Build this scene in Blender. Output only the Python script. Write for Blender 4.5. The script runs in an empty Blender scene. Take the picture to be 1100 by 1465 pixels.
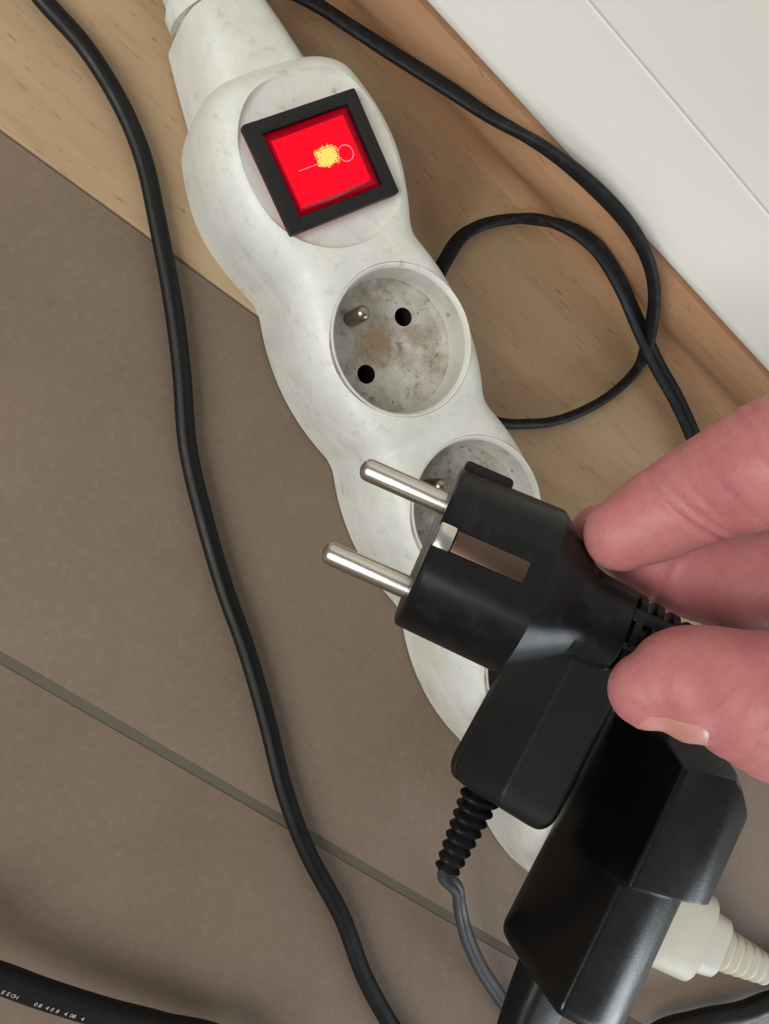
import bpy, bmesh, math, random
import numpy as np
from mathutils import Vector, Matrix
random.seed(4)
sc = bpy.context.scene
COL = sc.collection

# ------------------------------------------------------------------ camera
F = 1250.0            # focal length in pixels of the 1100 x 1465 frame
H = 0.259             # camera height above the floor (m)
_d = np.array([-560, 0, 1250.0]); _d /= np.linalg.norm(_d)
_z = -_d
_x = np.array([2790, 2230, 1250.0]); _x -= _x.dot(_d) * _d; _x /= np.linalg.norm(_x)
_y = np.cross(_z, _x)
BAS = np.array([_x, _y, _z])
CAM = np.array([0, 0, H])
cam = bpy.data.cameras.new('camera')
cam.sensor_width = 36; cam.lens = 36 * F / 1465
cam.clip_start = 0.005; cam.clip_end = 50
camo = bpy.data.objects.new('camera', cam); COL.objects.link(camo)
r, u, b = BAS @ [1, 0, 0], BAS @ [0, -1, 0], BAS @ [0, 0, -1]
camo.matrix_world = Matrix(((r[0], u[0], b[0], 0), (r[1], u[1], b[1], 0), (r[2], u[2], b[2], H), (0, 0, 0, 1)))
sc.camera = camo

# ------------------------------------------------------------------ light
w = bpy.data.worlds.new('world'); sc.world = w; w.use_nodes = True
bg = w.node_tree.nodes['Background']
bg.inputs[0].default_value = (0.93, 0.97, 1.0, 1); bg.inputs[1].default_value = 0.30


def area(name, loc, target, size, size_y, power, color):
    l = bpy.data.lights.new(name, 'AREA'); l.shape = 'RECTANGLE'; l.size = size; l.size_y = size_y
    l.energy = power; l.color = color
    o = bpy.data.objects.new(name, l); COL.objects.link(o); o.location = loc
    o.rotation_euler = (Vector(target) - Vector(loc)).to_track_quat('-Z', 'Y').to_euler()
    return o


area('window_light', (1.65, -0.42, 0.46), (0.12, 0.02, 0.03), 0.9, 0.85, 17, (0.86, 0.94, 1.0))
area('room_light', (-0.95, -1.20, 1.30), (0.1, 0.05, 0.03), 1.3, 1.2, 38, (1.0, 0.98, 0.93))
sc.view_settings.view_transform = 'Standard'
sc.view_settings.look = 'None'
sc.view_settings.gamma = 1
sc.view_settings.use_curve_mapping = False
sc.view_settings.exposure = 0.0


# ------------------------------------------------------------------ geometry helpers
def ray(px, py): return BAS @ np.array([(px - 550) / F, (py - 732.5) / F, 1.0])
def U(px, py, z):                      # where that sight line meets the level z
    q = ray(px, py); return CAM + q * ((z - H) / q[2])
def UY(px, py, y):                     # ... or an upright plane in front of the wall
    q = ray(px, py); return CAM + q * (y / q[1])
def D(px, py, dep): return CAM + ray(px, py) * dep
AX = np.array([.8921, -.4519, 0]); LAT = np.array([.4519, .8921, 0]); W0 = U(467, 220, .042)
def S(s, t, z):                        # strip coordinates in metres: along, across, up
    p = W0 + AX * s + LAT * t; return np.array([p[0], p[1], z])


def tag(o, label=None, cat=None, group=None, kind=None):
    if label: o['label'] = label
    if cat: o['category'] = cat
    if group: o['group'] = group
    if kind: o['kind'] = kind
    return o


def thing(name, loc, label, cat, group=None):
    o = bpy.data.objects.new(name, None); COL.objects.link(o); o.location = loc
    o.empty_display_size = .01
    return tag(o, label, cat, group)


def origin_of(o):
    p = Vector((0, 0, 0))
    while o is not None:
        p = p + Vector(o.location); o = o.parent
    return np.array(p)


def mk(name, V, Fc, mat, parent=None, angle=35, smooth=True, loc=None):
    """V in world metres; the object sits under parent"""
    V = np.asarray(V, float)
    base = origin_of(parent) if parent else np.array(loc if loc is not None else V.mean(0))
    me = bpy.data.meshes.new(name)
    me.from_pydata((V - base).tolist(), [], Fc); me.validate()
    bm = bmesh.new(); bm.from_mesh(me); bmesh.ops.recalc_face_normals(bm, faces=bm.faces); bm.to_mesh(me); bm.free()
    for m in (mat if isinstance(mat, (list, tuple)) else [mat]): me.materials.append(m)
    if smooth:
        me.polygons.foreach_set('use_smooth', [True] * len(me.polygons))
        me.set_sharp_from_angle(angle=math.radians(angle))
    o = bpy.data.objects.new(name, me); COL.objects.link(o)
    if parent: o.parent = parent
    else: o.location = base
    return o


def loft(rings, caps=True):
    n = len(rings[0]); V = np.concatenate([np.asarray(r) for r in rings]); Fc = []
    for i in range(len(rings) - 1):
        for j in range(n):
            k = (j + 1) % n
            Fc.append((i * n + j, i * n + k, (i + 1) * n + k, (i + 1) * n + j))
    if caps:
        Fc.append(tuple(range(n))[::-1]); Fc.append(tuple((len(rings) - 1) * n + j for j in range(n)))
    return V, Fc


def join(parts):
    Vs, Fs, k = [], [], 0
    for V, Fc in parts:
        Vs.append(np.asarray(V, float)); Fs += [tuple(i + k for i in f) for f in Fc]; k += len(V)
    return np.concatenate(Vs), Fs


def lathe(profile, c, a, e1, n=48, closed=True):
    """profile of (r, h) about axis a through c"""
    c, a, e1 = map(np.asarray, (c, a, e1)); e2 = np.cross(a, e1)
    rings = [[c + a * h + (e1 * math.cos(2 * math.pi * k / n) + e2 * math.sin(2 * math.pi * k / n)) * r for k in range(n)] for r, h in profile]
    return loft(rings, closed)


def rbox(lo, hi, R=np.eye(3), c=(0, 0, 0), bev=0.0, seg=2):
    bm = bmesh.new(); bmesh.ops.create_cube(bm, size=1.0)
    lo, hi = np.asarray(lo), np.asarray(hi)
    for v in bm.verts: v.co = Vector((lo + hi) / 2 + np.array(v.co) * (hi - lo))
    if bev: bmesh.ops.bevel(bm, geom=bm.edges[:], offset=bev, segments=seg, profile=.5, affect='EDGES')
    bm.verts.index_update()
    V = np.array([v.co for v in bm.verts]) @ np.asarray(R).T + np.asarray(c)
    Fc = [tuple(v.index for v in f.verts) for f in bm.faces]; bm.free()
    return V, Fc


def catmull(P, n=10):
    P = np.asarray(P, float); P = np.vstack([2 * P[0] - P[1], P, 2 * P[-1] - P[-2]]); out = []
    for i in range(1, len(P) - 2):
        for k in range(n):
            t = k / n
            out.append(.5 * (2 * P[i] + (P[i + 1] - P[i - 1]) * t + (2 * P[i - 1] - 5 * P[i] + 4 * P[i + 1] - P[i + 2]) * t * t
                             + (3 * P[i] - P[i - 1] - 3 * P[i + 1] + P[i + 2]) * t ** 3))
    out.append(P[-2]); return np.array(out)


def frames(P):
    T = np.gradient(P, axis=0); T /= np.linalg.norm(T, axis=1)[:, None]
    sd = np.cross(T, [0, 0, 1.0]); sd /= np.linalg.norm(sd, axis=1)[:, None]
    return T, sd, np.cross(sd, T)


def cable(path, wid, hei, twin=True, n=20, sub=10, groove=.38):
    """path rows: x y z and the twist angle of the flat side (degrees)"""
    Q = catmull(path, sub); P, tw = Q[:, :3], np.radians(Q[:, 3])
    T, sd, up = frames(P); rings = []
    for i in range(len(P)):
        a = sd[i] * math.cos(tw[i]) + up[i] * math.sin(tw[i]); c = np.cross(a, T[i])
        ring = []
        for k in range(n):
            f = 2 * math.pi * k / n
            x, y = math.cos(f) * wid / 2, math.sin(f) * hei / 2
            if twin:
                x = wid / 2 * math.copysign(abs(math.cos(f)) ** .8, math.cos(f))
                y *= (1 - groove * math.exp(-(x / (wid * .13)) ** 2)) * (1.0 + .12 * math.cos(2 * f + math.pi))
            ring.append(P[i] + a * x + c * y)
        rings.append(ring)
    return loft(rings)


def boolean(o, cutters, op='DIFFERENCE'):
    bpy.context.view_layer.update()
    for c in cutters:
        m = o.modifiers.new('cut', 'BOOLEAN'); m.operation = op; m.solver = 'EXACT'; m.object = c
    dg = bpy.context.evaluated_depsgraph_get()
    me = bpy.data.meshes.new_from_object(o.evaluated_get(dg))
    o.modifiers.clear(); o.data = me
    for c in cutters: bpy.data.objects.remove(c, do_unlink=True)
    me.polygons.foreach_set('use_smooth', [True] * len(me.polygons))
    me.set_sharp_from_angle(angle=math.radians(32))


TC, PIT = -.0013, .0524
# ------------------------------------------------------------------ materials
def srgb(*c):
    return tuple(((x / 255) / 12.92 if x / 255 < .04045 else ((x / 255 + .055) / 1.055) ** 2.4) for x in c) + (1,)


class Mat:
    def __init__(s, name, color, rough=.5, spec=.5, metal=0.0):
        s.m = bpy.data.materials.new(name); s.m.use_nodes = True
        s.t = s.m.node_tree; s.n = s.t.nodes; s.p = s.n['Principled BSDF']
        s.col = color; s.p.inputs['Base Color'].default_value = color
        s.p.inputs['Roughness'].default_value = rough; s.p.inputs['Specular IOR Level'].default_value = spec
        s.p.inputs['Metallic'].default_value = metal
        s.src = None; s.tc = s.n.new('ShaderNodeTexCoord')

    def link(s, a, b): s.t.links.new(a, b)

    def noise(s, scale, detail=4, rough=.6, stretch=(1, 1, 1), rot=(0, 0, 0), off=(0, 0, 0)):
        mp = s.n.new('ShaderNodeMapping'); mp.inputs['Scale'].default_value = stretch; mp.inputs['Rotation'].default_value = rot
        mp.inputs['Location'].default_value = off
        s.link(s.tc.outputs['Object'], mp.inputs[0])
        t = s.n.new('ShaderNodeTexNoise'); t.inputs['Scale'].default_value = scale
        t.inputs['Detail'].default_value = detail; t.inputs['Roughness'].default_value = rough
        s.link(mp.outputs[0], t.inputs['Vector']); return t.outputs['Fac']

    def ramp(s, fac, lo, hi, a=0.0, c=1.0):
        r = s.n.new('ShaderNodeMapRange'); r.inputs['From Min'].default_value = lo; r.inputs['From Max'].default_value = hi
        r.inputs['To Min'].default_value = a; r.inputs['To Max'].default_value = c
        s.link(fac, r.inputs['Value']); return r.outputs[0]

    def mix(s, fac, color):
        x = s.n.new('ShaderNodeMix'); x.data_type = 'RGBA'
        s.link(fac, x.inputs[0])
        if s.src is None: x.inputs[6].default_value = s.col
        else: s.link(s.src, x.inputs[6])
        x.inputs[7].default_value = color
        s.src = x.outputs[2]; s.link(s.src, s.p.inputs['Base Color']); return s

    def bump(s, fac, dist, strength=1.0):
        b = s.n.new('ShaderNodeBump'); b.inputs['Distance'].default_value = dist; b.inputs['Strength'].default_value = strength
        s.link(fac, b.inputs['Height']); s.link(b.outputs[0], s.p.inputs['Normal']); return s

    def rough(s, fac, lo, hi, a, c): s.link(s.ramp(fac, lo, hi, a, c), s.p.inputs['Roughness']); return s


def tile_mat():
    m = Mat('tile_mottled', srgb(120, 103, 88), .55, .35)
    m.mix(m.ramp(m.noise(14, 5), .40, .66, 0, .55), srgb(105, 89, 73))
    m.mix(m.ramp(m.noise(420, 3), .5, .75, 0, .35), srgb(137, 119, 103))
    m.mix(m.ramp(m.noise(900, 2), .5, .8, 0, .35), srgb(100, 86, 74))
    m.mix(m.ramp(m.noise(60, 2), .72, .78, 0, .4), srgb(92, 78, 66))
    m.bump(m.noise(700, 3), .00012, .5); return m.m


def wood_mat(name, base, dark, fleck, rot=0.0, light=None):
    m = Mat(name, base, .5, .35)
    m.mix(m.ramp(m.noise(55, 5, .6, (.12, 1, 1), (0, 0, rot)), .38, .66, 0, .8), dark)
    if light: m.mix(m.ramp(m.noise(24, 3, .6, (.25, 1, 1), (0, 0, rot), (.3, .1, 0)), .5, .7, 0, .6), light)
    m.mix(m.ramp(m.noise(420, 3, .55, (.10, 1, 1), (0, 0, rot)), .5, .78, 0, .5), dark)
    m.mix(m.ramp(m.noise(900, 2, .5, (.2, 1, 1), (0, 0, rot), (1, 2, 0)), .63, .74, 0, .5), fleck)
    m.mix(m.ramp(m.noise(95, 3, .6, (.6, 1, 1), (0, 0, rot), (3, 1, 0)), .72, .75, 0, .85), srgb(72, 48, 28))
    m.bump(m.noise(420, 3, .55, (.12, 1, 1), (0, 0, rot)), .00015, .5); return m.m


def plastic(name, base, rough=.4, spec=.4, grain=0.0, dust=0.0):
    m = Mat(name, base, rough, spec)
    n = m.noise(1500, 2)
    if dust: m.mix(m.ramp(m.noise(260, 4, .7), .52, .78, 0, dust), srgb(120, 118, 112))
    if grain: m.bump(n, .00015, grain)
    m.rough(m.noise(120, 4), .3, .7, rough * .85, min(1, rough * 1.2)); return m.m


def strip_mat():
    m = Mat('worn_white_plastic', srgb(212, 213, 206), .40, .35)
    m.mix(m.ramp(m.noise(45, 5, .65), .42, .68, 0, .65), srgb(188, 189, 181))
    m.mix(m.ramp(m.noise(28, 4, .6, (1, 1, 1), (0, 0, 0), (2, 5, 1)), .56, .74, 0, .5), srgb(194, 186, 162))
    m.mix(m.ramp(m.noise(190, 6, .75), .55, .71, 0, .45), srgb(152, 146, 130))
    m.mix(m.ramp(m.noise(110, 5, .7, (1, 1, 1), (0, 0, .6), (6, 1, 3)), .655, .70, 0, .42), srgb(128, 120, 104))
    m.bump(m.noise(170, 5, .65), .0005, .6); return m.m


def cup_mat(k=1.0, nm='soiled_grey_plastic'):
    m = Mat(nm, srgb(192, 190, 183), .5, .3)
    m.mix(m.ramp(m.noise(60, 5, .65), .32, .58, 0, .85 * k), srgb(152, 147, 134))
    m.mix(m.ramp(m.noise(110, 5, .7, off=(4, 2, 1)), .46, .64, 0, .7 * k), srgb(122, 106, 84))
    m.mix(m.ramp(m.noise(420, 4, .65), .60, .70, 0, .6 * k), srgb(84, 74, 60))
    m.mix(m.ramp(m.noise(300, 3, .6, off=(1, 7, 3)), .70, .74, 0, .5 + .4 * k), srgb(66, 48, 30))
    m.mix(m.ramp(m.noise(240, 5, .7, off=(2, 9, 5)), .60, .68, 0, .55 * k), srgb(70, 60, 48))
    o = S(.09, TC, .0007)
    for p, rad, col, amt in ((U(540, 488, .0312), .0075, srgb(122, 98, 66), .75), (U(716, 657, .039), .0026, srgb(92, 56, 26), 1.0), (U(722, 672, .037), .0020, srgb(104, 66, 34), 1.0), (U(638, 452, .036), .0012, srgb(84, 54, 30), 1.0)):
        d = m.n.new('ShaderNodeVectorMath'); d.operation = 'DISTANCE'; m.link(m.tc.outputs['Object'], d.inputs[0]); d.inputs[1].default_value = tuple(p - o)
        q = m.n.new('ShaderNodeMath'); q.operation = 'MULTIPLY_ADD'; m.link(m.noise(330, 4, .7), q.inputs[0]); q.inputs[1].default_value = rad * 1.6; m.link(d.outputs['Value'], q.inputs[2])
        m.mix(m.ramp(q.outputs[0], rad * 1.9, rad * 1.2, 0, amt), col)
    m.bump(m.noise(500, 3), .00015, .5); return m.m


def skin_mat():
    m = Mat('skin', srgb(180, 116, 114), .47, .32)
    m.mix(m.ramp(m.noise(70, 4, .6), .40, .68, 0, .6), srgb(164, 88, 94))
    m.mix(m.ramp(m.noise(45, 3, .6, off=(3, 1, 2)), .52, .75, 0, .45), srgb(190, 132, 120))
    m.mix(m.ramp(m.noise(650, 3, .6, (1, .35, 1)), .5, .75, 0, .22), srgb(138, 72, 78))
    m.p.inputs['Subsurface Weight'].default_value = .25
    m.p.inputs['Subsurface Radius'].default_value = (1.0, .35, .2); m.p.inputs['Subsurface Scale'].default_value = .003
    m.bump(m.noise(1300, 4, .6, (1, .45, 1)), .00025, .5); return m.m


def glow(name, color, strength):
    m = bpy.data.materials.new(name); m.use_nodes = True; p = m.node_tree.nodes['Principled BSDF']
    p.inputs['Base Color'].default_value = color; p.inputs['Emission Color'].default_value = color
    p.inputs['Emission Strength'].default_value = strength; p.inputs['Roughness'].default_value = .35; p.inputs['Specular IOR Level'].default_value = .25
    return m


M_TILE = tile_mat()
M_GROUT = plastic('grey_green_grout', srgb(94, 88, 77), .85, .2)
M_PLANK = wood_mat('beech_plank', srgb(173, 147, 115), srgb(153, 126, 95), srgb(108, 80, 54), .06, srgb(180, 155, 124))
M_TRIM = wood_mat('reddish_wood', srgb(168, 128, 96), srgb(148, 109, 79), srgb(108, 74, 52), 0, srgb(176, 139, 107))
M_WALL = plastic('white_paint', srgb(236, 235, 228), .45, .35)
M_STRIP = strip_mat()
M_CUP = cup_mat(); M_CUPW = cup_mat(.3, 'greyed_plastic')
M_HOLE = plastic('shaded_contact_hole', srgb(34, 24, 20), .7, .2)  # hole interiors coloured dark, the shade of their depth painted in
M_DISC = plastic('pale_grey_plastic', srgb(212, 211, 198), .45, .4)
M_BLACK = plastic('black_plastic', srgb(14, 14, 15), .45, .25, .2)
M_PLUG = plastic('black_moulded_plastic', srgb(11, 11, 13), .36, .26, .1, .05)
M_SATIN = plastic('satin_black_plastic', srgb(7, 7, 8), .27, .42, .2)
M_MATT = plastic('matt_charcoal_plastic', srgb(25, 25, 25), .5, .28, .25)
M_CABLE = plastic('black_rubber', srgb(12, 12, 13), .45, .28, .15)
M_CABLED = plastic('dusty_black_rubber', srgb(20, 21, 23), .6, .25, .2, .12)
M_GREYC = plastic('grey_twin_flex', srgb(46, 48, 48), .5, .35)
M_BEIGE = plastic('cream_plastic', srgb(184, 179, 163), .5, .35, .2)
M_METAL = Mat('nickel', srgb(196, 190, 180), .26, .5, 1.0); M_METAL.bump(M_METAL.noise(900, 3, .6, (1, 1, 1)), .00004, .6); M_METAL = M_METAL.m
M_PIN = Mat('tarnished_metal', srgb(150, 138, 122), .3, .5, 1.0).m
M_CLIP = Mat('metal_brown_reflection', srgb(92, 74, 64), .42, .5, 1.0).m  # dark brown base colour stands for what the strip reflects
M_SKIN = skin_mat()
M_NAIL = Mat('nail', srgb(186, 128, 118), .36, .5).m
M_INK = plastic('white_print', srgb(170, 170, 165), .6, .3)
M_RED = None

# ------------------------------------------------------------------ setting
fl = mk('floor', *rbox((-1.0, -1.2, -.02), (1.4, .26, -.0003)), M_GROUT, angle=30)
tag(fl, kind='structure')
G0, G1 = U(0, 940, 0), U(640, 1310, 0)                 # grout line
def gy(x): return G0[1] + (x - G0[0]) * (G1[1] - G0[1]) / (G1[0] - G0[0])
E0, E1 = U(0, 185, 0), U(380, 460, 0)                   # plank edge
def ey(x): return E0[1] + (x - E0[0]) * (E1[1] - E0[1]) / (E1[0] - E0[0])


def slab(name, poly, z0, z1, mat, parent, bev=.0006):
    bm = bmesh.new()
    vs = [bm.verts.new((x, y, z1)) for x, y in poly]; f = bm.faces.new(vs)
    e = bmesh.ops.extrude_face_region(bm, geom=[f])
    for v in [g for g in e['geom'] if isinstance(g, bmesh.types.BMVert)]: v.co.z = z0
    bmesh.ops.recalc_face_normals(bm, faces=bm.faces)
    bmesh.ops.bevel(bm, geom=[q for q in bm.edges if all(abs(v.co.z - z1) < 1e-6 for v in q.verts)], offset=bev, segments=3, profile=.5, affect='EDGES')
    bm.verts.index_update()
    V = np.array([v.co for v in bm.verts]); Fc = [tuple(v.index for v in q.verts) for q in bm.faces]; bm.free()
    return mk(name, V, Fc, mat, parent, 30)


xa, xb, g = -.30, .62, .0014
slab('tile', [(xa, gy(xa) + g), (xb, gy(xb) + g), (xb, ey(xb) - .0004), (xa, ey(xa) - .0004)], -.008, 0, M_TILE, fl, .0003)
slab('tile', [(xa, -.42), (xb, -.42), (xb, gy(xb) - g), (xa, gy(xa) - g)], -.008, 0, M_TILE, fl, .0003)
tr1 = slab('trim_1', [(xa, ey(xa)), (xb, ey(xb)), (xb, .1850), (xa, .1850)], -.008, .0006, M_PLANK, None, .0007)
tag(tr1, kind='structure')
# reddish wooden skirting with a hollow foot, profile in (y, z)
prof = [(.1838, .0007), (.1850, .003), (.1852, .007), (.1844, .011), (.1824, .015), (.1800, .019), (.1783, .0235), (.1777, .030), (.1783, .036), (.1800, .0392), (.196, .0395), (.196, .0006)]
tr2 = mk('trim_2', *loft([[(x, y, z) for y, z in prof] for x in np.linspace(xa, xb, 12)]), M_TRIM, angle=50)
tag(tr2, kind='structure')
# white board over it (rounded lower edge) and the wall panel above the joint
bp = [(.196, .0396), (.1822, .0399), (.1808, .0408), (.1799, .0424), (.1796, .045), (.1796, .0454), (.1796, .048), (.1796, .080), (.1796, .0830), (.1796, .0836), (.1797, .0838), (.196, .0838)]
bb = mk('baseboard_right', *loft([[(x, y, z) for y, z in bp] for x in np.linspace(xa, xb, 12)]), M_WALL, angle=50)
tag(bb, kind='structure')
wp = [(.1798, .0842), (.1796, .0844), (.1796, .0852), (.1796, .0880), (.1796, .69), (.1796, .70), (.205, .70), (.205, .0842)]
wl = mk('wall_right', *loft([[(x, y, z) for y, z in wp] for x in np.linspace(xa, xb, 12)]), M_WALL, angle=50)
tag(wl, kind='structure')
bk = mk('joint_shade', *rbox((xa, .190, .08385), (xb, .196, .08415)), M_GROUT); tag(bk, kind='structure')  # backing strip inside the joint, coloured dark for the gap's shade

# ------------------------------------------------------------------ power strip
strip = thing('power_strip', S(.09, TC, .0007), 'worn white plastic power strip with a lit red switch and round sockets, lying diagonally', 'power strip')
ZB, ZT = .0007, .042
def half(s):
    q = abs((s / PIT + .5) % 1 - .5) * 2                  # 0 at a socket, 1 at a waist
    wv = .0258 - .0052 * (math.sqrt(q ** 4 + .0) if q < .86 else .86 ** 2 + 2 * .86 * (q - .86) - 7.2 * (q - .86) ** 2)
    wv += .0018 * math.exp(-(s / .018) ** 2)
    lo, hi = -.0275, 4 * PIT + .0275
    for e, sg in ((lo, 1), (hi, -1)):
        q = (s - e) * sg; R = .0085
        if q < R: wv = wv - R * .75 + .75 * math.sqrt(max(0, R * R - (R - q) ** 2)) if q > 0 else wv - R * .75
    return wv
def ztop(s, t):
    r = min(math.hypot(s - k * PIT, t) for k in range(5))
    f = min(1, max(0, (r - .0228) / .016)); f = f * f * (3 - 2 * f)
    return ZT - .0026 * f


rings = []
ss = np.concatenate([-.0275 + .0085 * (1 - np.cos(np.linspace(0, math.pi / 2, 12))), np.linspace(-.0185, 4 * PIT + .0185, 200), 4 * PIT + .0275 - .0085 * (1 - np.cos(np.linspace(math.pi / 2, 0, 12)))])
NP = 56
for s in ss:
    W = half(s); ring = []
    inset = .0
    edge = min(s + .0275, 4 * PIT + .0275 - s); zcut = .0075 * max(0, 1 - edge / .009) ** 2.2
    for k in range(NP + 1):
        f = math.pi * k / NP; c, q = math.cos(f), math.sin(f)
        t = W * math.copysign(abs(c) ** .30, c); zz = abs(q) ** .32
        z = ZB + (ztop(s, t) - zcut - ZB) * zz
        t *= 1 - .05 * (1 - min(1, (z - ZB) / .010)) ** 2
        ring.append(S(s, TC + t, z))
    rings.append(ring)
body = mk('body', *loft(rings), M_STRIP, strip, 40)
cut = []
for k in range(1, 5):
    cut.append(mk('cut', *lathe([(.0214, -.020), (.0214, .01)], S(k * PIT, TC, ZT), [0, 0, 1], AX, 64), M_STRIP))
cut.append(mk('cut', *lathe([(.0222, -.0016), (.0232, -.0013), (.0240, -.0004), (.0246, .003)], S(.0005, TC + .0008, ZT), [0, 0, 1], AX, 72), M_STRIP))
boolean(body, cut)
# neck where the cord enters, lower than the body
nk = []
for s, wv, h in ((-.021, .0168, .0335), (-.028, .0166, .0335), (-.040, .0142, .0325), (-.0485, .0124, .0312), (-.0495, .0119, .0306)):
    ring = []
    for k in range(33):
        f = math.pi * k / 32; c, q = math.cos(f), math.sin(f)
        ring.append(S(s, TC + .0003 + wv * math.copysign(abs(c) ** .5, c), .0022 + (h - .0022) * abs(q) ** .5))
    nk.append(ring)
mk('cord_neck', *loft(nk), M_STRIP, strip, 40)
bt = []
for s, wv in ((-.0493, .0105), (-.0502, .0128), (-.0535, .0128), (-.056, .0112), (-.085, .0085)):
    bt.append([S(s, TC - .0006 + wv * math.cos(f), .017 + wv * 1.08 * math.sin(f)) for f in np.linspace(0, 2 * math.pi, 28, endpoint=False)])
mk('cord_boot', *loft(bt), M_STRIP, strip, 40)
cp = np.array([list(S(-.0835, TC - .0006, .017)) + [0], [-.092, .1660, .0150, 0], [-.120, .1690, .0100, 0], [-.170, .1690, .0060, 0], [-.280, .1690, .0052, 0]])
mk('cord', *cable(cp, .009, .009, False), M_STRIP, strip)

# socket wells
hd = np.array([10.5, -18.9]); hd /= np.linalg.norm(hd)       # direction of the pair of holes in strip axes
DEP = .0108
sockets = []
def make_socket(k):
    c = S(k * PIT, TC, ZT)
    pr = [(.02135, -.0195), (.02135, -.0002), (.0212, .0000), (.0208, -.0001), (.0204, -.0006), (.0201, -.0016), (.0199, -.003), (.0194, -.0075), (.0190, -DEP + .0018), (.0182, -DEP + .0006), (.0170, -DEP), (.0001, -DEP)]
    so = mk('socket', *lathe(pr, c, [0, 0, 1], AX, 72), [M_CUP, M_HOLE, M_CUPW, M_STRIP], strip)
    cs = []
    for sg in (-1, 1):
        q = S(k * PIT + sg * hd[0] * .0104 - .0006, TC + sg * hd[1] * .0104 - .0007, ZT - DEP)
        cs.append(mk('cut', *lathe([(.0027, -.008), (.0027, .0005), (.0029, .004)], q, [0, 0, 1], AX, 24), M_CUP))
    boolean(so, cs)
    loc0 = np.array(origin_of(strip)); zf = ZT - DEP
    for p in so.data.polygons:
        q = np.array(p.center) + loc0
        if q[2] < zf - .0002 and math.hypot(q[0] - c[0], q[1] - c[1]) < .0180 and q[2] > zf - .0085: p.material_index = 1
        elif q[2] > ZT - .0012: p.material_index = 3
        elif q[2] > zf + .0022: p.material_index = 2
    q = S(k * PIT, TC, zf) + (U(502, 457, zf) - S(PIT, TC, zf))
    pn = lathe([(.0022, -.001), (.0022, .0080), (.0020, .0090), (.0015, .0097), (.0008, .0101), (.0002, .0102)], q, [0, 0, 1], AX, 24)
    mk('earth_pin', *pn, M_PIN, so, 60)
    return so
for k in range(1, 5): make_socket(k)

# lit rocker switch
fc = S(.0016, TC - .0010, ZT - .0014); R = np.array([AX, LAT, [0, 0, 1]]).T
hs, ht = .0146, .0172
sw = [rbox((-hs, -ht, .0003), (hs, -ht + .0042, .0034), R, fc, .0006), rbox((-hs, ht - .0042, .0003), (hs, ht, .0034), R, fc, .0007),
      rbox((-hs, -ht + .003, .0003), (-hs + .0036, ht - .003, .00335), R, fc, .0007), rbox((hs - .0036, -ht + .003, .0003), (hs, ht - .003, .00335), R, fc, .0007)]
swf = mk('switch_frame', *join(sw), M_MATT, strip, 40); swf['label'] = 'black square switch frame'


def red_mat():
    m = bpy.data.materials.new('lit_red_lens'); m.use_nodes = True; t = m.node_tree; n = t.nodes; p = n['Principled BSDF']
    p.inputs['Base Color'].default_value = (.08, .0, .002, 1); p.inputs['Roughness'].default_value = .5; p.inputs['Specular IOR Level'].default_value = .12
    uv = n.new('ShaderNodeUVMap'); uv.uv_map = 'lens'
    sp = n.new('ShaderNodeSeparateXYZ'); t.links.new(uv.outputs[0], sp.inputs[0])
    def math_(op, a, b=None):
        q = n.new('ShaderNodeMath'); q.operation = op
        for i, v in enumerate((a, b)):
            if v is None: continue
            if isinstance(v, (int, float)): q.inputs[i].default_value = v
            else: t.links.new(v, q.inputs[i])
        return q.outputs[0]
    x, y = sp.outputs[0], sp.outputs[1]
    # prismatic lens ribs break the lamp behind into a lattice of bright dots
    gx = math_('SINE', math_('MULTIPLY', x, 190)); gy_ = math_('SINE', math_('MULTIPLY', y, 190))
    grid = math_('MULTIPLY', math_('ADD', gx, 1.0), math_('ADD', gy_, 1.0))
    dx = math_('DIVIDE', math_('SUBTRACT', x, .03), .155); dy = math_('DIVIDE', math_('SUBTRACT', y, -.02), .14)
    rr = math_('ADD', math_('POWER', math_('ABSOLUTE', dx), 3.0), math_('POWER', math_('ABSOLUTE', dy), 3.0))
    nz = n.new('ShaderNodeTexNoise'); nz.inputs['Scale'].default_value = 13; t.links.new(uv.outputs[0], nz.inputs['Vector'])
    lamp = math_('SUBTRACT', math_('SUBTRACT', 1.25, rr), math_('MULTIPLY', grid, .22))
    lamp = math_('ADD', lamp, math_('MULTIPLY', math_('SUBTRACT', nz.outputs[0], .5), 2.6))
    cl = n.new('ShaderNodeClamp'); t.links.new(math_('MULTIPLY', lamp, 2.2), cl.inputs[0])
    mx = n.new('ShaderNodeMix'); mx.data_type = 'RGBA'; t.links.new(cl.outputs[0], mx.inputs[0])
    mx.inputs[6].default_value = (.95, .0, .016, 1); mx.inputs[7].default_value = (1.0, .80, .16, 1)
    st = math_('ADD', 1.0, math_('MULTIPLY', math_('SUBTRACT', grid, 1.0), -.045))
    t.links.new(mx.outputs[2], p.inputs['Emission Color']); t.links.new(st, p.inputs['Emission Strength'])
    return m


M_LENS = red_mat()
M_REDSIDE = glow('red_lens_side', (.22, .0, .006, 1), .55)
M_LEAK = glow('red_lamp_leak', (1.0, .03, .03, 1), 2.0)
M_MARK = glow('pink_mark', (1.0, .12, .14, 1), .8)
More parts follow.
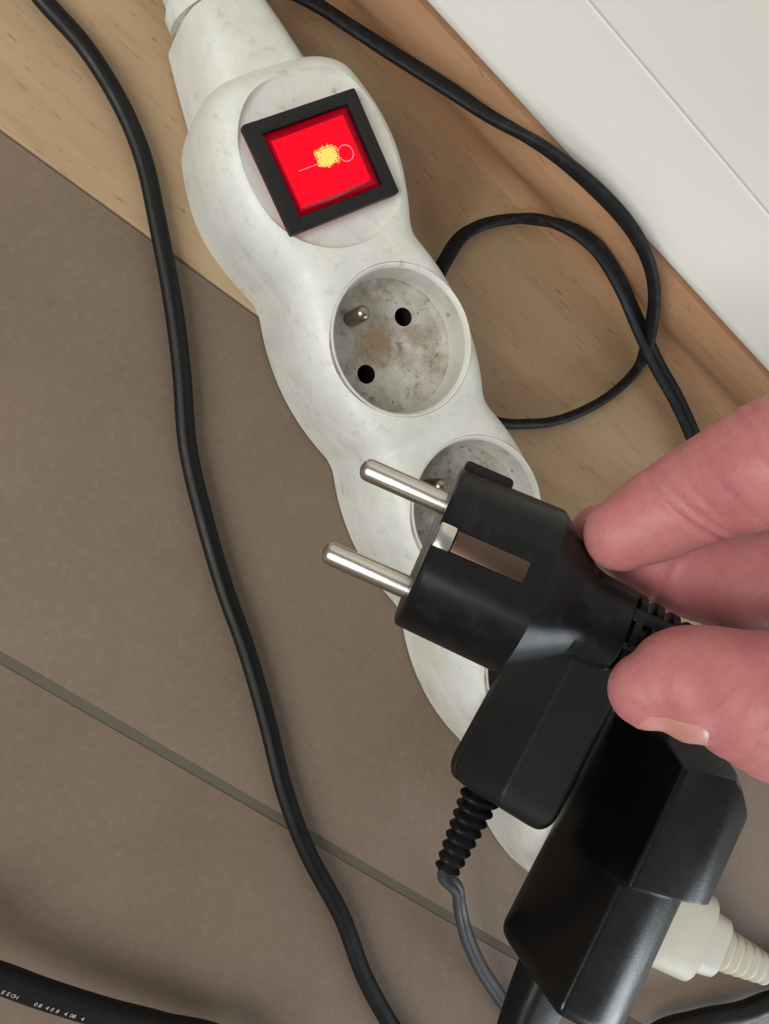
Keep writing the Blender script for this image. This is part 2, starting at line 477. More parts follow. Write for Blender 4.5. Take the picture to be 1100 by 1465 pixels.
# rocker: bevelled lens block, its far end raised
a = .0110; bt_ = .0130
def rk(s, t, z): return fc + AX * s + LAT * t + np.array([0, 0, z])
def rz(t): return .0040 + .07 * (t + .002)
V = [rk(-a, -bt_, .0005), rk(a, -bt_, .0005), rk(a, bt_, .0005), rk(-a, bt_, .0005)]
ai, bi, ci = .0084, .0100, -.0012
V += [rk(-a, -bt_, .0012), rk(a, -bt_, .0012), rk(a, bt_, .0020), rk(-a, bt_, .0020)]
top = [(-.0086, -.0118), (.0092, -.0118), (.0092, .0096), (-.0086, .0096)]
V += [rk(s, t, rz(t)) for s, t in top]
Fq = [(3, 2, 1, 0)] + [(i, (i + 1) % 4, 4 + (i + 1) % 4, 4 + i) for i in range(4)] + [(4 + i, 4 + (i + 1) % 4, 8 + (i + 1) % 4, 8 + i) for i in range(4)] + [(8, 9, 10, 11)]
rocker = mk('switch_rocker', V, Fq, [M_REDSIDE, M_LENS], strip, 20)
rocker['label'] = 'glowing red switch rocker'
uvl = rocker.data.uv_layers.new(name='lens')
for p in rocker.data.polygons:
    if abs(p.normal.z) > .9 and p.center.z > .03: p.material_index = 1
    for li in p.loop_indices:
        q = np.array(rocker.data.vertices[rocker.data.loops[li].vertex_index].co) + origin_of(strip) - fc
        uvl.data[li].uv = (q.dot(LAT) / .0215, q.dot(AX) / .0190)
# I and O marks
mk('off_mark', *join([loft([[rk(c_ + (.0021 + rr_) * math.cos(f), .0059 + (.0021 + rr_) * math.sin(f), rz(.0059 + (.0021 + rr_) * math.sin(f)) + zz_) for rr_, zz_ in ((-.00014, 0), (.00014, 0), (.00014, .00015), (-.00014, .00015))] for f in np.linspace(0, 2 * math.pi, 33) for c_ in (.0006,)])]), M_MARK, rocker)
mk('on_mark', *join([rbox((-.00012, -.0031, -.0001), (.00012, .0031, .00012), R @ np.array([[1, 0, 0], [0, 1, 0], [0, .07, 1]]), rk(.0006, -.0052, rz(-.0052)))]), M_MARK, rocker)
lk = []
mk('lamp_leak_glow', *rbox((-hs + .0011, -ht + .0011, -.0006), (hs - .0011, ht - .0011, .0006), R, fc), M_LEAK, strip)  # added glowing box, imitates lamp light leaking out under the frame

# ------------------------------------------------------------------ black chargers in the strip
E1v = np.array([.0382, -.9993, 0]); E2v = np.array([.9993, .0382, 0])


def charger_body(c, secs, n=6):
    """secs: (L, polygon of (t, z, corner radius)) with equal corner counts"""
    rings = []
    for Lp, poly in secs:
        P = np.array([p[:2] for p in poly]); m = len(P); ring = []
        for i in range(m):
            p0, p1, p2 = P[i - 1], P[i], P[(i + 1) % m]; rr = poly[i][2]
            d0, d2 = p0 - p1, p2 - p1; l0, l2 = np.linalg.norm(d0), np.linalg.norm(d2)
            q = min(rr, .45 * l0, .45 * l2); A, Bq = p1 + d0 / l0 * q, p1 + d2 / l2 * q
            for k in range(n):
                f = k / (n - 1); v = (1 - f) ** 2 * A + 2 * f * (1 - f) * p1 + f * f * Bq
                Lz = Lp(v[0], v[1]) if callable(Lp) else Lp
                ring.append(c + E1v * Lz + E2v * v[0] + np.array([0, 0, v[1] - c[2]]))
        rings.append(ring)
    return loft(rings)


def shrink(poly, d, z0=None):
    P = np.array([p[:2] for p in poly]); m = P.mean(0); out = []
    for p in poly:
        v = np.array(p[:2]) - m; l = np.linalg.norm(v); v = v * max(.05, (l - d) / l)
        out.append((m[0] + v[0], m[1] + v[1], p[2]))
    return out


c3, c4 = S(3 * PIT, TC, .042), S(4 * PIT, TC, .042)
ch1 = thing('slim_charger', c3 + np.array([0, 0, .001]), 'slim matt charcoal charger with ribbed cable sleeve, plugged in under the held plug', 'charger')
z0 = .0426
low = [(-.0140, z0, .001), (-.0160, z0 + .002, .001), (-.0163, .0478, .0004), (.0163, .0478, .0004), (.0160, z0 + .002, .001), (.0140, z0, .001)]
def ends(poly, L0, L1, R):
    out = []
    for f in np.linspace(0, math.pi / 2, 7): out.append((L0 + R * (1 - math.sin(f)), shrink(poly, R * .75 * (1 - math.cos(f)))))
    for f in np.linspace(math.pi / 2, 0, 7): out.append((L1 - R * (1 - math.sin(f)), shrink(poly, R * .75 * (1 - math.cos(f)))))
    return sorted(out, key=lambda q: q[0])
hi1 = [(-.0163, .0482, .0004), (-.0160, .0510, .003), (-.0122, .0682, .0012), (.0050, .0686, .0012), (.0135, .0600, .004), (.0163, .0482, .0004)]
mk('lower_shell', *charger_body(c3, ends(low, -.020, .0420, .006)), M_MATT, ch1, 40)
mk('upper_shell', *charger_body(c3, ends(hi1, -.020, .0425, .0065)), M_MATT, ch1, 30)
mk('seam_gasket', *charger_body(c3, [(L_, [(-.0157 * q, .0476, .0003), (-.0157 * q, .0484, .0003), (.0157 * q, .0484, .0003), (.0157 * q, .0476, .0003)]) for L_, q in ((-.018, .6), (-.012, 1), (.034, 1), (.0395, .7))]), M_BLACK, ch1)
for sg in (-1, 1):
    q = S(3 * PIT + sg * hd[0] * .0104 - .0006, TC + sg * hd[1] * .0104 - .0007, 0)
    mk('pin', *lathe([(.0021, .0265), (.0024, .0285), (.0024, .0428)], q, [0, 0, 1], AX, 16), M_METAL, ch1)
# ribbed sleeve and the kinked twin flex
p0, p1 = U(692, 1128, .049), U(640, 1243, .043)
ax_ = (p1 - p0); Ls = np.linalg.norm(ax_); ax_ /= Ls; sd_ = np.cross(ax_, [0, 0, 1]); sd_ /= np.linalg.norm(sd_); up_ = np.cross(sd_, ax_)
rs = []
for k in range(97):
    f = k / 96; rib = .5 + .5 * math.cos(2 * math.pi * f * 8); rib = rib ** .6
    wv = (.0060 - .0024 * f) * (.72 + .28 * rib); hv = (.0044 - .0014 * f) * (.76 + .24 * rib)
    rs.append([p0 + ax_ * Ls * f + sd_ * wv * math.copysign(abs(math.cos(q)) ** .7, math.cos(q)) + up_ * hv * math.copysign(abs(math.sin(q)) ** .7, math.sin(q)) for q in np.linspace(0, 2 * math.pi, 20, endpoint=False)])
mk('cable_sleeve', *loft(rs), M_BLACK, ch1, 50)
kp = [(642, 1238, .043, 20), (634, 1247, .0405, 30), (636, 1256, .038, 40), (648, 1265, .034, 20), (655, 1276, .031, 20), (658, 1300, .027, 15), (668, 1340, .020, 5), (688, 1385, .012, 0), (712, 1422, .005, 0), (745, 1475, .0025, 0)]
mk('cable', *cable([list(U(*q[:3])) + [q[3]] for q in kp] + [[.253, -.064, .0022, 0], [.263, -.11, .0022, 0], [.27, -.20, .0022, 0], [.28, -.40, .0022, 0]], .0050, .0026), M_GREYC, ch1)

ch2 = thing('bulky_charger', c4 + np.array([0, 0, .001]), 'bulky glossy black charger with a stepped top, plugged into the last socket', 'charger')
def upper(dz=0, dt=0): return [(-.0195, .0428, .002), (-.0208, .0470, .002), (-.0190 + dt, .0800 - dz, .0016), (.0040, .0806 - dz, .008), (.0160, .0745 - dz, .009), (.0225, .0580, .006), (.0215, .0428, .002)]
def lower(): return [(-.0195, .0428, .002), (-.0208, .0470, .002), (-.0191, .0772, .0016), (-.0030, .0778, .009), (.0100, .0715, .009), (.0165, .0580, .006), (.0170, .0428, .002)]
def peak(t): return -(min(t, -.006) + .019) + max(0, t + .006) * .75 if t > -.019 else 0
def tilt(a_, k): return lambda t, z: a_ + k * (z - .0428) + k * 5.6 * peak(t)
def skew(a_): return lambda t, z: a_ - .22 * (t + .019)
secs = [(tilt(-.0275, .10), shrink(upper(.013, 0), .0035)), (tilt(-.0268, .12), shrink(upper(.0115, 0), .0015)), (tilt(-.0255, .14), upper(.0105)), (tilt(-.0215, .13), upper(.0010)), (tilt(-.0200, .10), upper()),
        (skew(.0165), upper()), (skew(.0170), upper(.0001)), (skew(.0182), lower()), (skew(.0190), lower())]
for f in np.linspace(0, 1, 7): secs.append(((lambda t, z, f=f: .0420 + .0042 * f + .22 * (z - .0428)), shrink(lower(), .003 * (1 - math.sqrt(max(0, 1 - f * f))))))
mk('body', *charger_body(c4, secs), M_SATIN, ch2, 28)
for sg in (-1, 1):
    q = S(4 * PIT + sg * hd[0] * .0104 - .0006, TC + sg * hd[1] * .0104 - .0007, 0)
    mk('pin', *lathe([(.0021, .0265), (.0024, .0285), (.0024, .0435)], q, [0, 0, 1], AX, 16), M_METAL, ch2)
r0, r1 = U(784, 1392, .0515), U(738, 1500, .047)
ax_ = r1 - r0; Ls = np.linalg.norm(ax_); ax_ /= Ls; sd_ = np.cross(ax_, [0, 0, 1]); sd_ /= np.linalg.norm(sd_); up_ = np.cross(sd_, ax_)
rs = []
for f, wv, hv in ((-.12, .0082, .0065), (.0, .0082, .0065), (.35, .0080, .0060), (.8, .0070, .0055), (1.3, .0045, .0042), (1.4, .0025, .0025)):
    rs.append([r0 + ax_ * Ls * f + sd_ * wv * math.copysign(abs(math.cos(q)) ** .5, math.cos(q)) + up_ * hv * math.copysign(abs(math.sin(q)) ** .5, math.sin(q)) for q in np.linspace(0, 2 * math.pi, 24, endpoint=False)])
mk('cable_sleeve', *loft(rs), M_BLACK, ch2, 40)
e = r0 + ax_ * Ls * 1.38
mk('cable', *cable([list(e) + [0], list(e + np.array([.004, -.03, -.012])) + [0], list(e + np.array([.008, -.07, .006 - e[2]])) + [0], list(e + np.array([.010, -.12, .0027 - e[2]])) + [0], list(e + np.array([.006, -.20, .0027 - e[2]])) + [0], list(e + np.array([.0, -.33, .0027 - e[2]])) + [0]], .0046, .0046, False), M_CABLE, ch2)

# ------------------------------------------------------------------ cream plug lying past the end of the strip
q0, q1 = U(962, 1322, .011), U(1125, 1402, .011)
bx = q1 - q0; bx[2] = 0; bx /= np.linalg.norm(bx); by = np.cross([0, 0, 1], bx)
bpl = thing('cream_plug', q0 * np.array([1, 1, 0]) + [0, 0, .0003], 'cream plastic plug with ribbed sleeve on the floor beside the bulky black charger', 'plug')
def cp_(x, wv, hv, zc=.0112, p=.4):
    return [q0 * np.array([1, 1, 0]) + bx * x + by * wv * math.copysign(abs(math.cos(f)) ** p, math.cos(f)) + np.array([0, 0, zc + hv * math.copysign(abs(math.sin(f)) ** p, math.sin(f))]) for f in np.linspace(0, 2 * math.pi, 32, endpoint=False)]
mk('body', *loft([cp_(-.022, .0150, .0095), cp_(-.021, .0160, .0106), (cp_(.007, .0160, .0106)), cp_(.0085, .0150, .0100), cp_(.0092, .0120, .0094), cp_(.019, .0110, .0088), cp_(.0205, .0100, .0080)]), M_BEIGE, bpl, 40)
rs = []
for k in range(61):
    f = k / 60; rib = (.5 + .5 * math.cos(2 * math.pi * f * 6)) ** .7
    rs.append(cp_(.0195 + .034 * f, (.0088 - .0028 * f) * (.78 + .22 * rib), (.0082 - .0024 * f) * (.82 + .18 * rib), .0108 - .002 * f, .65))
mk('cable_sleeve', *loft(rs), M_BEIGE, bpl, 45)
ct = q0 * np.array([1, 1, 0]) + bx * .0525
mk('cable', *cable([list(ct + np.array([0, 0, .0088])) + [0], list(ct + bx * .025 + by * .003 + np.array([0, 0, .005])) + [0], list(ct + bx * .05 + by * .03 + np.array([0, 0, .0042])) + [0], list(ct + bx * .085 + by * .058 + np.array([0, 0, .0042])) + [0], list(ct + bx * .20 + by * .045 + np.array([0, 0, .0042])) + [0]], .0072, .0072, False), M_BEIGE, bpl)
for sg in (-1, 1):
    mk('pin', *lathe([(.0024, 0), (.0024, -.0155), (.0019, -.0175), (.0005, -.0185)], q0 * np.array([1, 1, 0]) + bx * -.0215 + by * sg * .0095 + np.array([0, 0, .0112]), bx, by, 16), M_METAL, bpl)

# ------------------------------------------------------------------ loose cables
def floor_cable(name, pts, wid, hei, mat, label, twin=True, groove=.38):
    P = []
    for q in pts:
        if len(q) == 5: P.append(list(q[:3]) + [q[3]])
        else:
            v = U(*q[:3])
            if v[1] > .1735: v = UY(q[0], q[1], .1735)
            P.append(list(v) + [q[3]])
    for q in P:
        f = math.radians(q[3]); q[2] = max(q[2], .0016 + math.hypot(math.sin(f) * wid / 2, math.cos(f) * hei / 2))
    o = mk(name, *cable(P, wid, hei, twin, groove=groove), mat)
    return tag(o, label, 'cable'), P


LA = [(20, -55), (60, 0), (122, 70), (172, 150), (205, 230), (225, 320), (246, 430), (259, 530), (268, 640), (291, 740), (320, 840), (352, 930), (381, 1030), (406, 1130), (440, 1220), (488, 1310), (520, 1395), (560, 1468), (610, 1540)]
floor_cable('long_cable', [(-0.28, 0.12, 0.003, 0, 0), (-0.2, 0.13, 0.003, 0, 0), (-0.125, 0.129, 0.003, 0, 0)] + [(x, y, .0032, 12 if i > 5 else 25) for i, (x, y) in enumerate(LA)] + [(0.219, -0.1, 0.003, 0, 0), (0.205, -0.16, 0.003, 0, 0), (0.186, -0.27, 0.003, 0, 0), (0.178, -0.4, 0.003, 0, 0)], .0056, .0044, M_CABLE, 'long thin black twin cable running down the tiles on the left', True, .2)
LB = [(380, -30, .012, 35), (445, 2, .010, 35), (500, 37, .008, 35), (570, 82, .006, 30), (640, 126, .005, 30), (700, 166, .006, 40), (780, 212, .012, 60), (850, 268, .014, 75), (905, 330, .012, 70), (932, 390, .008, 50), (934, 450, .0060, 40), (915, 520, .0045, 55), (870, 566, .0042, 75), (810, 597, .0040, 85), (755, 607, .0038, 90)]
hid = [tuple(S(.088, .034, .0036)) + (90, 0), tuple(S(.068, .029, .0036)) + (85, 0), tuple(S(.048, .030, .0036)) + (80, 0)]
LC = [(644, 358, .0042, 75), (680, 326, .0042, 72), (740, 313, .0042, 65), (800, 321, .0050, 40), (850, 351, .0070, 20), (885, 402, .010, 10), (912, 462, .0125, 5), (940, 522, .0125, 5), (968, 572, .0100, 5), (992, 625, .008, 5), (1030, 720, .0045, 0), (1075, 830, .0035, 0), (1140, 960, .0035, 0), (1230, 1080, .0035, 0), (0.375, 0.125, 0.0035, 0, 0), (0.43, 0.142, 0.0035, 0, 0), (0.6, 0.15, 0.0035, 0, 0)]
floor_cable('looped_cable', LB + hid + LC, .0074, .0034, M_CABLED, 'flat black cable looping between the strip and the wooden skirting')
oD, PD = floor_cable('thick_cable', [(-0.25, -0.16, 0.006, 0, 0), (-0.1, -0.14, 0.009, 0, 0), (-160, 1320, .0135, 0), (-70, 1378, .0135, 0), (0, 1399, .012, 0), (60, 1421, .011, 0), (150, 1449, .010, 0), (230, 1469, .009, 0), (330, 1500, .009, 0), (0.163, -0.105, 0.008, 0, 0), (0.168, -0.15, 0.006, 0, 0), (0.165, -0.25, 0.005, 0, 0), (0.15, -0.4, 0.005, 0, 0)],   .0076, .0076, M_CABLE, 'thick round black cable with white print in the lower left corner', False)
floor_cable('round_cable', [(0.34, -0.4, 0.005, 0, 0), (0.32, -0.2, 0.005, 0, 0), (0.3, -0.1, 0.005, 0, 0), (0.291, -0.055, 0.005, 0, 0), (930, 1490, .006, 0), (1000, 1462, .006, 0), (1060, 1450, .006, 0), (1110, 1432, .006, 0), (1200, 1412, .006, 0), (1330, 1410, .006, 0), (0.5, 0.07, 0.005, 0, 0), (0.6, 0.075, 0.005, 0, 0)], .0085, .0085, M_CABLE, 'glossy round black cable crossing the lower right corner', False)

# white print on the thick cable: wrapped onto its jacket, character by character
def glyph(ch, size):
    cu = bpy.data.curves.new('t', 'FONT'); cu.body = ch; cu.size = size; cu.extrude = 0.0; cu.align_x = 'CENTER'; cu.resolution_u = 2
    ob = bpy.data.objects.new('t', cu); COL.objects.link(ob); bpy.context.view_layer.update()
    me = bpy.data.meshes.new_from_object(ob.evaluated_get(bpy.context.evaluated_depsgraph_get()))
    V = np.array([v.co for v in me.vertices]); Fc = [tuple(p.vertices) for p in me.polygons]
    bpy.data.objects.remove(ob, do_unlink=True); return V, Fc
Q = catmull(PD, 24)[:, :3]; Tq, sdq, upq = frames(Q)
arc = np.concatenate([[0], np.cumsum(np.linalg.norm(np.diff(Q, axis=0), axis=1))])
def nearest(px, py):
    best = min(range(len(Q)), key=lambda i: np.linalg.norm(np.cross(Q[i] - CAM, ray(px, py))) / np.linalg.norm(ray(px, py))); return arc[best]
pr = []
RAD = .00387
def put(ch, px, py, size, phi):
    V, Fc = glyph(ch, size); s0 = nearest(px, py); out = []
    for x, y, _ in V:
        s = s0 + x; P = np.array([np.interp(s, arc, Q[:, j]) for j in range(3)])
        sd = np.array([np.interp(s, arc, sdq[:, j]) for j in range(3)]); up = np.array([np.interp(s, arc, upq[:, j]) for j in range(3)])
        f = phi - y / RAD; out.append(P + (up * math.cos(f) + sd * math.sin(f)) * RAD)
    pr.append((out, Fc))
PHI = .55
for ch, px, py in (('E', 2, 1414), ('E', 9, 1417), ('C', 15, 1419), ('H', 21, 1422)): put(ch, px, py, .0018, PHI)
for ch, px, py in (('0', 50, 1431), ('8', 56, 1433), ('4', 66, 1436), ('0', 74, 1439), ('8', 80, 1441), ('4', 90, 1444), ('0', 99, 1446), ('8', 105, 1448), ('4', 115, 1451)): put(ch, px, py, .0018, PHI)
mk('printed_text', *join(pr), M_INK, oD, smooth=False)

# ------------------------------------------------------------------ the plug held in the air
PDp = .178
pc = D(610, 780, PDp)
pa = BAS @ np.array([.9135, .4067, .0]); pa /= np.linalg.norm(pa)
pb = BAS @ np.array([-.4067, .9135, 0]); pcv = np.cross(pa, pb)
if (CAM - pc).dot(pcv) < 0: pcv = -pcv
roll = .19; pb, pcv = pb * math.cos(roll) + pcv * math.sin(roll), pcv * math.cos(roll) - pb * math.sin(roll)
tilt_ = -.012
pa, pcv = pa * math.cos(tilt_) - pcv * math.sin(tilt_), pcv * math.cos(tilt_) + pa * math.sin(tilt_)
plug = thing('mains_plug', pc, 'black moulded mains plug with two metal pins, held up by a hand', 'plug')
PR = np.array([pa, pb, pcv]).T
def sec(a_, hb, hc, p=1.0, flat=.9, n=48, db=0.0):
    out = []
    for k in range(n):
        f = 2 * math.pi * k / n; x = hb * math.copysign(abs(math.cos(f)) ** p, math.cos(f)); y = hc * math.copysign(abs(math.sin(f)) ** p, math.sin(f))
        y = max(-hc * flat, min(hc * flat, y)); out.append(pc + pa * a_ + pb * (x + db) + pcv * y)
    return out
mk('body', *loft([sec(0, .0162, .0162, 1), sec(.0004, .0170, .0170, 1), sec(.001, .0173, .0173), sec(.0224, .0179, .0177), sec(.0229, .0176, .0174), sec(.0300, .0124, .0125), sec(.0330, .0102, .0104), sec(.0355, .0092, .0090, .8, 1), sec(.042, .0088, .0080, .7, 1), sec(.0425, .0080, .0072, .7, 1)]), M_PLUG, plug, 22)
mk('key_rib', *rbox((.0006, -.0191, -.0042), (.0112, -.0150, .0042), PR, pc, .0009), M_PLUG, plug, 40)
# earth contact: bright bent tongue at the face and a strip in the flat side, brown reflection put into its colour
hc = .0175 * .9
mk('earth_contact', *join([rbox((.0036, -.0022, hc - .002), (.0184, .0022, hc + .0004), PR, pc, .0003)]), M_CLIP, plug, 40)['label'] = 'metal earth contact strip coloured with a brown reflection'
mk('contact_tongue', *join([rbox((.0000, -.0026, hc - .002), (.0036, .0026, hc + .0010), PR, pc, .0007)]), M_METAL, plug, 40)
for sg, ln in ((-1, .0193), (1, .0193)):
    q = pc + pb * sg * .0095 + pa * .001
    mk('pin', *lathe([(.0024, 0), (.0024, -ln + .0012), (.0021, -ln + .0004), (.0014, -ln - .0002), (.0004, -ln - .0005)], q, pa, pb, 24), M_METAL, plug, 50)
# flex relief: cross-cut ribs
rib_parts = []
for k in range(7):
    f = k / 6; a0 = .0432 + k * .0037; hb, hcv = .0086 - .0030 * f, .0062 - .0020 * f
    rib_parts.append(loft([sec(a0 + da, hb * q, hcv * q, .7, 1, 24) for da, q in ((0, .86), (.0003, 1), (.0019, .98), (.0022, .84))]))
rib_parts.append(loft([sec(.040, .0050, .0044, .8, 1, 24), sec(.069, .0032, .0032, 1, 1, 24)]))
for sg in (-1, 1): rib_parts.append(rbox((.042, -.0011 + sg * .0036, -.0060), (.060, .0011 + sg * .0030, .0060), PR, pc, .0005))
mk('strain_relief', *join(rib_parts), M_PLUG, plug, 40)
ce = pc + pa * .066
mk('cable', *cable([list(ce) + [0], list(D(1120, 978, .186)) + [0], list(D(1190, 1005, .194)) + [0], list(D(1250, 1080, .208)) + [0], list(D(1280, 1240, .222)) + [0], list(D(1290, 1500, .232)) + [0], [.325, -.030, .070, 0], [.368, -.085, .022, 0], [.385, -.150, .0060, 0], [.392, -.25, .0033, 0], [.40, -.40, .0033, 0]], .0058, .0058, False), M_CABLE, plug)

# ------------------------------------------------------------------ hand
hand = thing('hand', D(1600, 850, .19), 'bare right hand reaching in from the right, pinching the black plug between thumb and finger', 'person')


def ball_chain(pts, n=20):
    """pts rows: px, py, depth, radius in mm -> closed capsule solids"""
    P = np.array([list(D(x, y, d_)) + [r_ / 1000] for x, y, d_, r_ in pts]); Q = catmull(P, 6)
    P3, rad = Q[:, :3], np.abs(Q[:, 3]); T = np.gradient(P3, axis=0); T /= np.linalg.norm(T, axis=1)[:, None]
    rings = []
    def ring(c, t, r_):
        a_ = np.cross(t, [.2, .1, 1.0]); a_ /= np.linalg.norm(a_); b_ = np.cross(t, a_)
        return [c + (a_ * math.cos(f) + b_ * math.sin(f)) * r_ for f in np.linspace(0, 2 * math.pi, n, endpoint=False)]
    for f in np.linspace(math.pi / 2 * .96, math.pi / 12, 6): rings.append(ring(P3[0] - T[0] * rad[0] * math.sin(f), T[0], rad[0] * math.cos(f)))
    for c, t, r_ in zip(P3, T, rad): rings.append(ring(c, t, r_))
    for f in np.linspace(math.pi / 12, math.pi / 2 * .96, 6): rings.append(ring(P3[-1] + T[-1] * rad[-1] * math.sin(f), T[-1], rad[-1] * math.cos(f)))
    return loft(rings)


INDEX = [(888, 765, .1700, 7.3), (925, 746, .1690, 8.7), (970, 722, .1670, 9.4), (1030, 694, .1625, 10.5), (1100, 664, .1570, 11.6), (1180, 632, .1540, 11.4), (1330, 600, .1520, 12.2), (1520, 610, .1520, 13.5)]
MIDDLE = [(857, 764, .1885, 6.4), (895, 766, .1885, 8.9), (945, 794, .1885, 9.8), (1005, 824, .1875, 10.1), (1100, 834, .1855, 10.8), (1200, 780, .1815, 10.8), (1340, 710, .1770, 12.0), (1540, 690, .1750, 13.5)]
RING = [(990, 832, .2110, 7.2), (1040, 838, .2110, 8.4), (1110, 838, .2090, 9.6), (1220, 800, .2050, 10.2), (1360, 760, .1990, 11.5), (1550, 770, .1960, 13)]
LITTLE = [(1060, 820, .2310, 6.8), (1120, 835, .2310, 7.6), (1190, 840, .2280, 8.4), (1270, 830, .2240, 9.0), (1390, 820, .2180, 10.5), (1570, 850, .2150, 12.5)]
THUMB = [(925, 987, .1590, 7.1), (948, 981, .1590, 9.4), (975, 978, .1590, 10.5), (1012, 977, .1590, 10.6), (1060, 993, .1590, 12.3), (1110, 1009, .1590, 13.8), (1200, 1040, .1610, 14.0), (1330, 1060, .1655, 15.5), (1500, 1030, .1730, 18), (1680, 980, .1820, 18)]
solids = [ball_chain(q) for q in (INDEX, MIDDLE, RING, LITTLE, THUMB)]
WR = (1880, 860, .190, 24)
for q in (INDEX, MIDDLE, RING, LITTLE):
    e_ = q[-1]; solids.append(ball_chain([(e_[0] - 30, e_[1], e_[2], e_[3] - .5), ((e_[0] + WR[0]) / 2, (e_[1] + WR[1]) / 2, (e_[2] + WR[2]) / 2, 15.5), (WR[0], (e_[1] + 3 * WR[1]) / 4, (e_[2] + WR[2] * 3) / 4, 17)]))
solids.append(ball_chain([(1560, 960, .188, 17), (1720, 940, .190, 20), WR]))
solids.append(ball_chain([(1840, 860, .190, 22), (1960, 880, .191, 23), (2090, 960, .188, 25), (2330, 1080, .178, 28), (2850, 1350, .160, 32)]))
V, Fc = join(solids)
skin = mk('skin', V, Fc, M_SKIN, hand)
rm = skin.modifiers.new('r', 'REMESH'); rm.mode = 'VOXEL'; rm.voxel_size = .00085; rm.use_smooth_shade = True
sm = skin.modifiers.new('s', 'SMOOTH'); sm.factor = .5; sm.iterations = 9
bpy.context.view_layer.update()
me = bpy.data.meshes.new_from_object(skin.evaluated_get(bpy.context.evaluated_depsgraph_get())); skin.modifiers.clear(); skin.data = me
co = np.zeros(len(me.vertices) * 3); me.vertices.foreach_get('co', co); co = co.reshape(-1, 3)
no = np.zeros(len(me.vertices) * 3); me.vertices.foreach_get('normal', no); no = no.reshape(-1, 3)
wc = co + origin_of(hand); camc = (wc - CAM) @ BAS
px = 550 + F * camc[:, 0] / camc[:, 2]; py = 732.5 + F * camc[:, 1] / camc[:, 2]
# flexion creases pressed into the skin, each an arc across a finger
def crease(chain, at, bow, depth, wid, slant=0.0):
    global co
    P = np.array([list(D(x, y, d_)) for x, y, d_, _ in chain]); i = int(at); f = at - i
    c = P[i] * (1 - f) + P[i + 1] * f; t = P[i + 1] - P[i]; t /= np.linalg.norm(t); rr = chain[i][3] / 1000
    d_ = wc - c; along = d_ @ t; per = d_ - along[:, None] * t; rad = np.linalg.norm(per, axis=1)
    s_ = per @ (BAS @ np.array([0, 1.0, 0])) / rr
    g_ = np.exp(-((along - bow * rr * s_ * s_ - slant * rr * s_) / wid) ** 2) * (rad < rr * 1.5) * (np.abs(along) < rr * 2)
    side = 1 / (1 + np.exp(-8 * (per @ (BAS @ np.array([0, .45, -.9])) / rr + .25)))
    co = co - no * (g_ * side * depth)[:, None]
crease(INDEX, 2.05, .15, .00075, .0007, .35)
crease(INDEX, 2.35, .10, .0005, .0006, .42)
crease(INDEX, 2.75, .1, .00025, .0006, .2)
crease(INDEX, 3.35, .1, .0002, .0006, .2)
crease(INDEX, 4.0, .15, .0006, .0008, .35)
crease(INDEX, 4.25, .15, .0006, .0008, .3)
crease(THUMB, 3.6, .1, .0003, .0008, -.2); crease(THUMB, 4.2, .1, .0003, .0008, -.15); crease(THUMB, 4.7, .1, .00025, .0007, -.2)
crease(MIDDLE, 2.2, .1, .0005, .0007)
# nail fold along the underside of the thumb tip
def line_dist(x0, y0, x1, y1):
    dx, dy = x1 - x0, y1 - y0; L2 = dx * dx + dy * dy; t = np.clip(((px - x0) * dx + (py - y0) * dy) / L2, 0, 1)
    return np.hypot(px - x0 - t * dx, py - y0 - t * dy), t
near_side = np.clip(-(no @ (BAS @ np.array([0, 0, 1.0]))) * 2.5, 0, 1) * (camc[:, 2] < .17)
for x0, y0, x1, y1, dp in ((897, 1001, 935, 1030, .0002), (935, 1030, 978, 1049, .0003)):
    d_, t_ = line_dist(x0, y0, x1, y1)
    co = co - no * (np.exp(-(d_ / 5.0) ** 2) * near_side * dp)[:, None]
me.vertices.foreach_set('co', co.ravel()); me.update()
me.polygons.foreach_set('use_smooth', [True] * len(me.polygons))


from mathutils.bvhtree import BVHTree
hb_ = Vector(origin_of(hand))
SKIN = BVHTree.FromPolygons([v.co + hb_ for v in me.vertices], [tuple(p.vertices) for p in me.polygons])


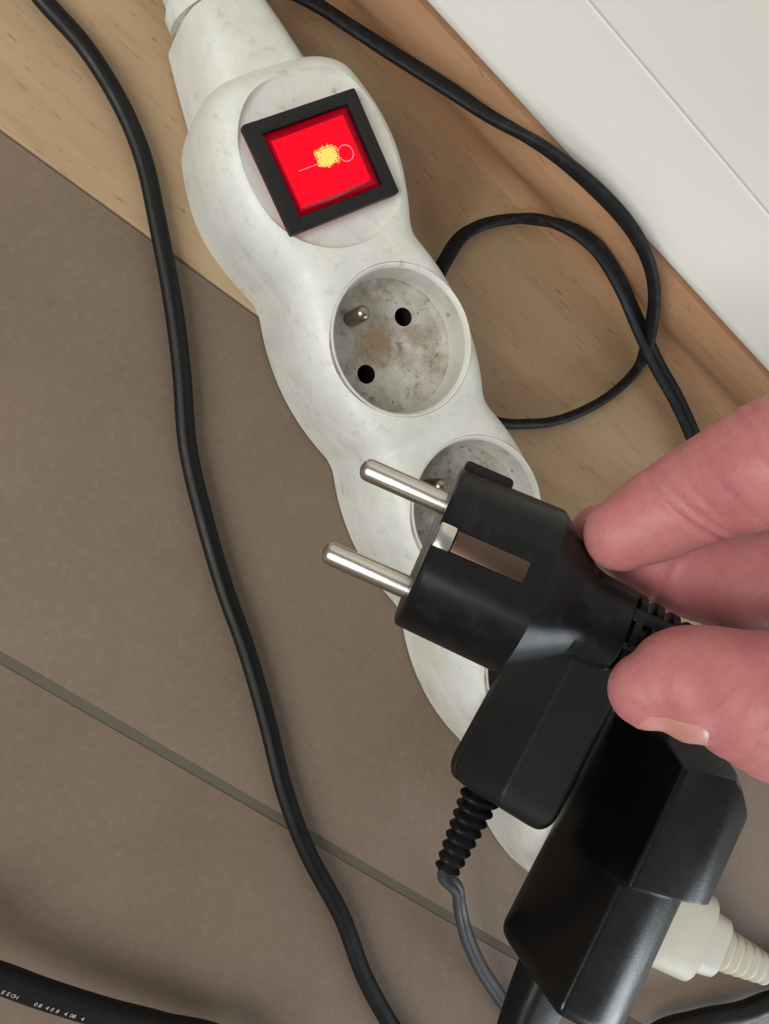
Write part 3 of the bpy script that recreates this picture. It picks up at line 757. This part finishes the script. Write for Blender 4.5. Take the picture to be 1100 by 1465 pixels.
def nail(chain, i0, ln, nd, wid, lift=.0):
    """a curved plate on the back of a fingertip; nd: outward direction in camera axes"""
    P = np.array([D(x, y, d_) for x, y, d_, _ in chain]); rr = np.array([q[3] / 1000 for q in chain])
    t = P[2] - P[0]; t /= np.linalg.norm(t); n_ = BAS @ np.array(nd); n_ -= n_.dot(t) * t; n_ /= np.linalg.norm(n_); s_ = np.cross(t, n_)
    tip = P[0] - t * rr[0]; rows = []
    L = np.concatenate([[0], np.cumsum(np.linalg.norm(np.diff(P, axis=0), axis=1))]) + rr[0]
    for i in range(13):
        x = i0 + ln * i / 12; c = tip + t * x
        ctr = np.array([np.interp(x, L, P[:, j]) for j in range(3)]) - t * max(0, rr[0] - x); r_ = np.interp(x, L, rr)
        if x < rr[0]: r_ = max(rr[0] * math.sqrt(max(.05, 1 - ((rr[0] - x) / rr[0]) ** 2)), r_ * .62)
        q = i / 12; ww = wid * math.sqrt(max(.03, 1 - (2 * q - 1) ** 6))
        row = []
        for f in np.linspace(-ww, ww, 15):
            o_ = n_ * math.cos(f) + s_ * math.sin(f); st_ = ctr + o_ * .03
            hit = SKIN.ray_cast(Vector(st_), Vector(-o_), .04)[0]
            p_ = np.array(hit) if hit is not None else ctr + o_ * r_
            row.append(p_ + o_ * (lift + .00030 * (1 - abs(f / ww) ** 3) * (1 - abs(2 * q - 1) ** 8)))
        rows.append(row)
    V = np.array(rows).reshape(-1, 3); Vi = V - n_ * .0006; n2 = 15
    Fc = [(i * n2 + j, i * n2 + j + 1, (i + 1) * n2 + j + 1, (i + 1) * n2 + j) for i in range(12) for j in range(14)]
    k = len(V); Fc += [tuple(q + k for q in f[::-1]) for f in Fc]
    bd = [j for j in range(n2)] + [i * n2 + 14 for i in range(1, 13)] + [12 * n2 + j for j in range(13, -1, -1)] + [i * n2 for i in range(11, 0, -1)]
    Fc += [(bd[i], bd[i - 1], bd[i - 1] + k, bd[i] + k) for i in range(len(bd))]
    return mk('fingernail', np.concatenate([V, Vi]), Fc, M_NAIL, hand, 50)


nail(THUMB, .0030, .0125, (0, 1.0, -.16), .85, .00006)
nail(INDEX, .0015, .0115, (-.1, -.55, .9), .65)
nail(MIDDLE, .0015, .0115, (-.1, -.55, .9), .65)
nail(RING, .0015, .0105, (-.1, -.9, .42), .8)
nail(LITTLE, .0015, .009, (-.1, -.9, .42), .8)
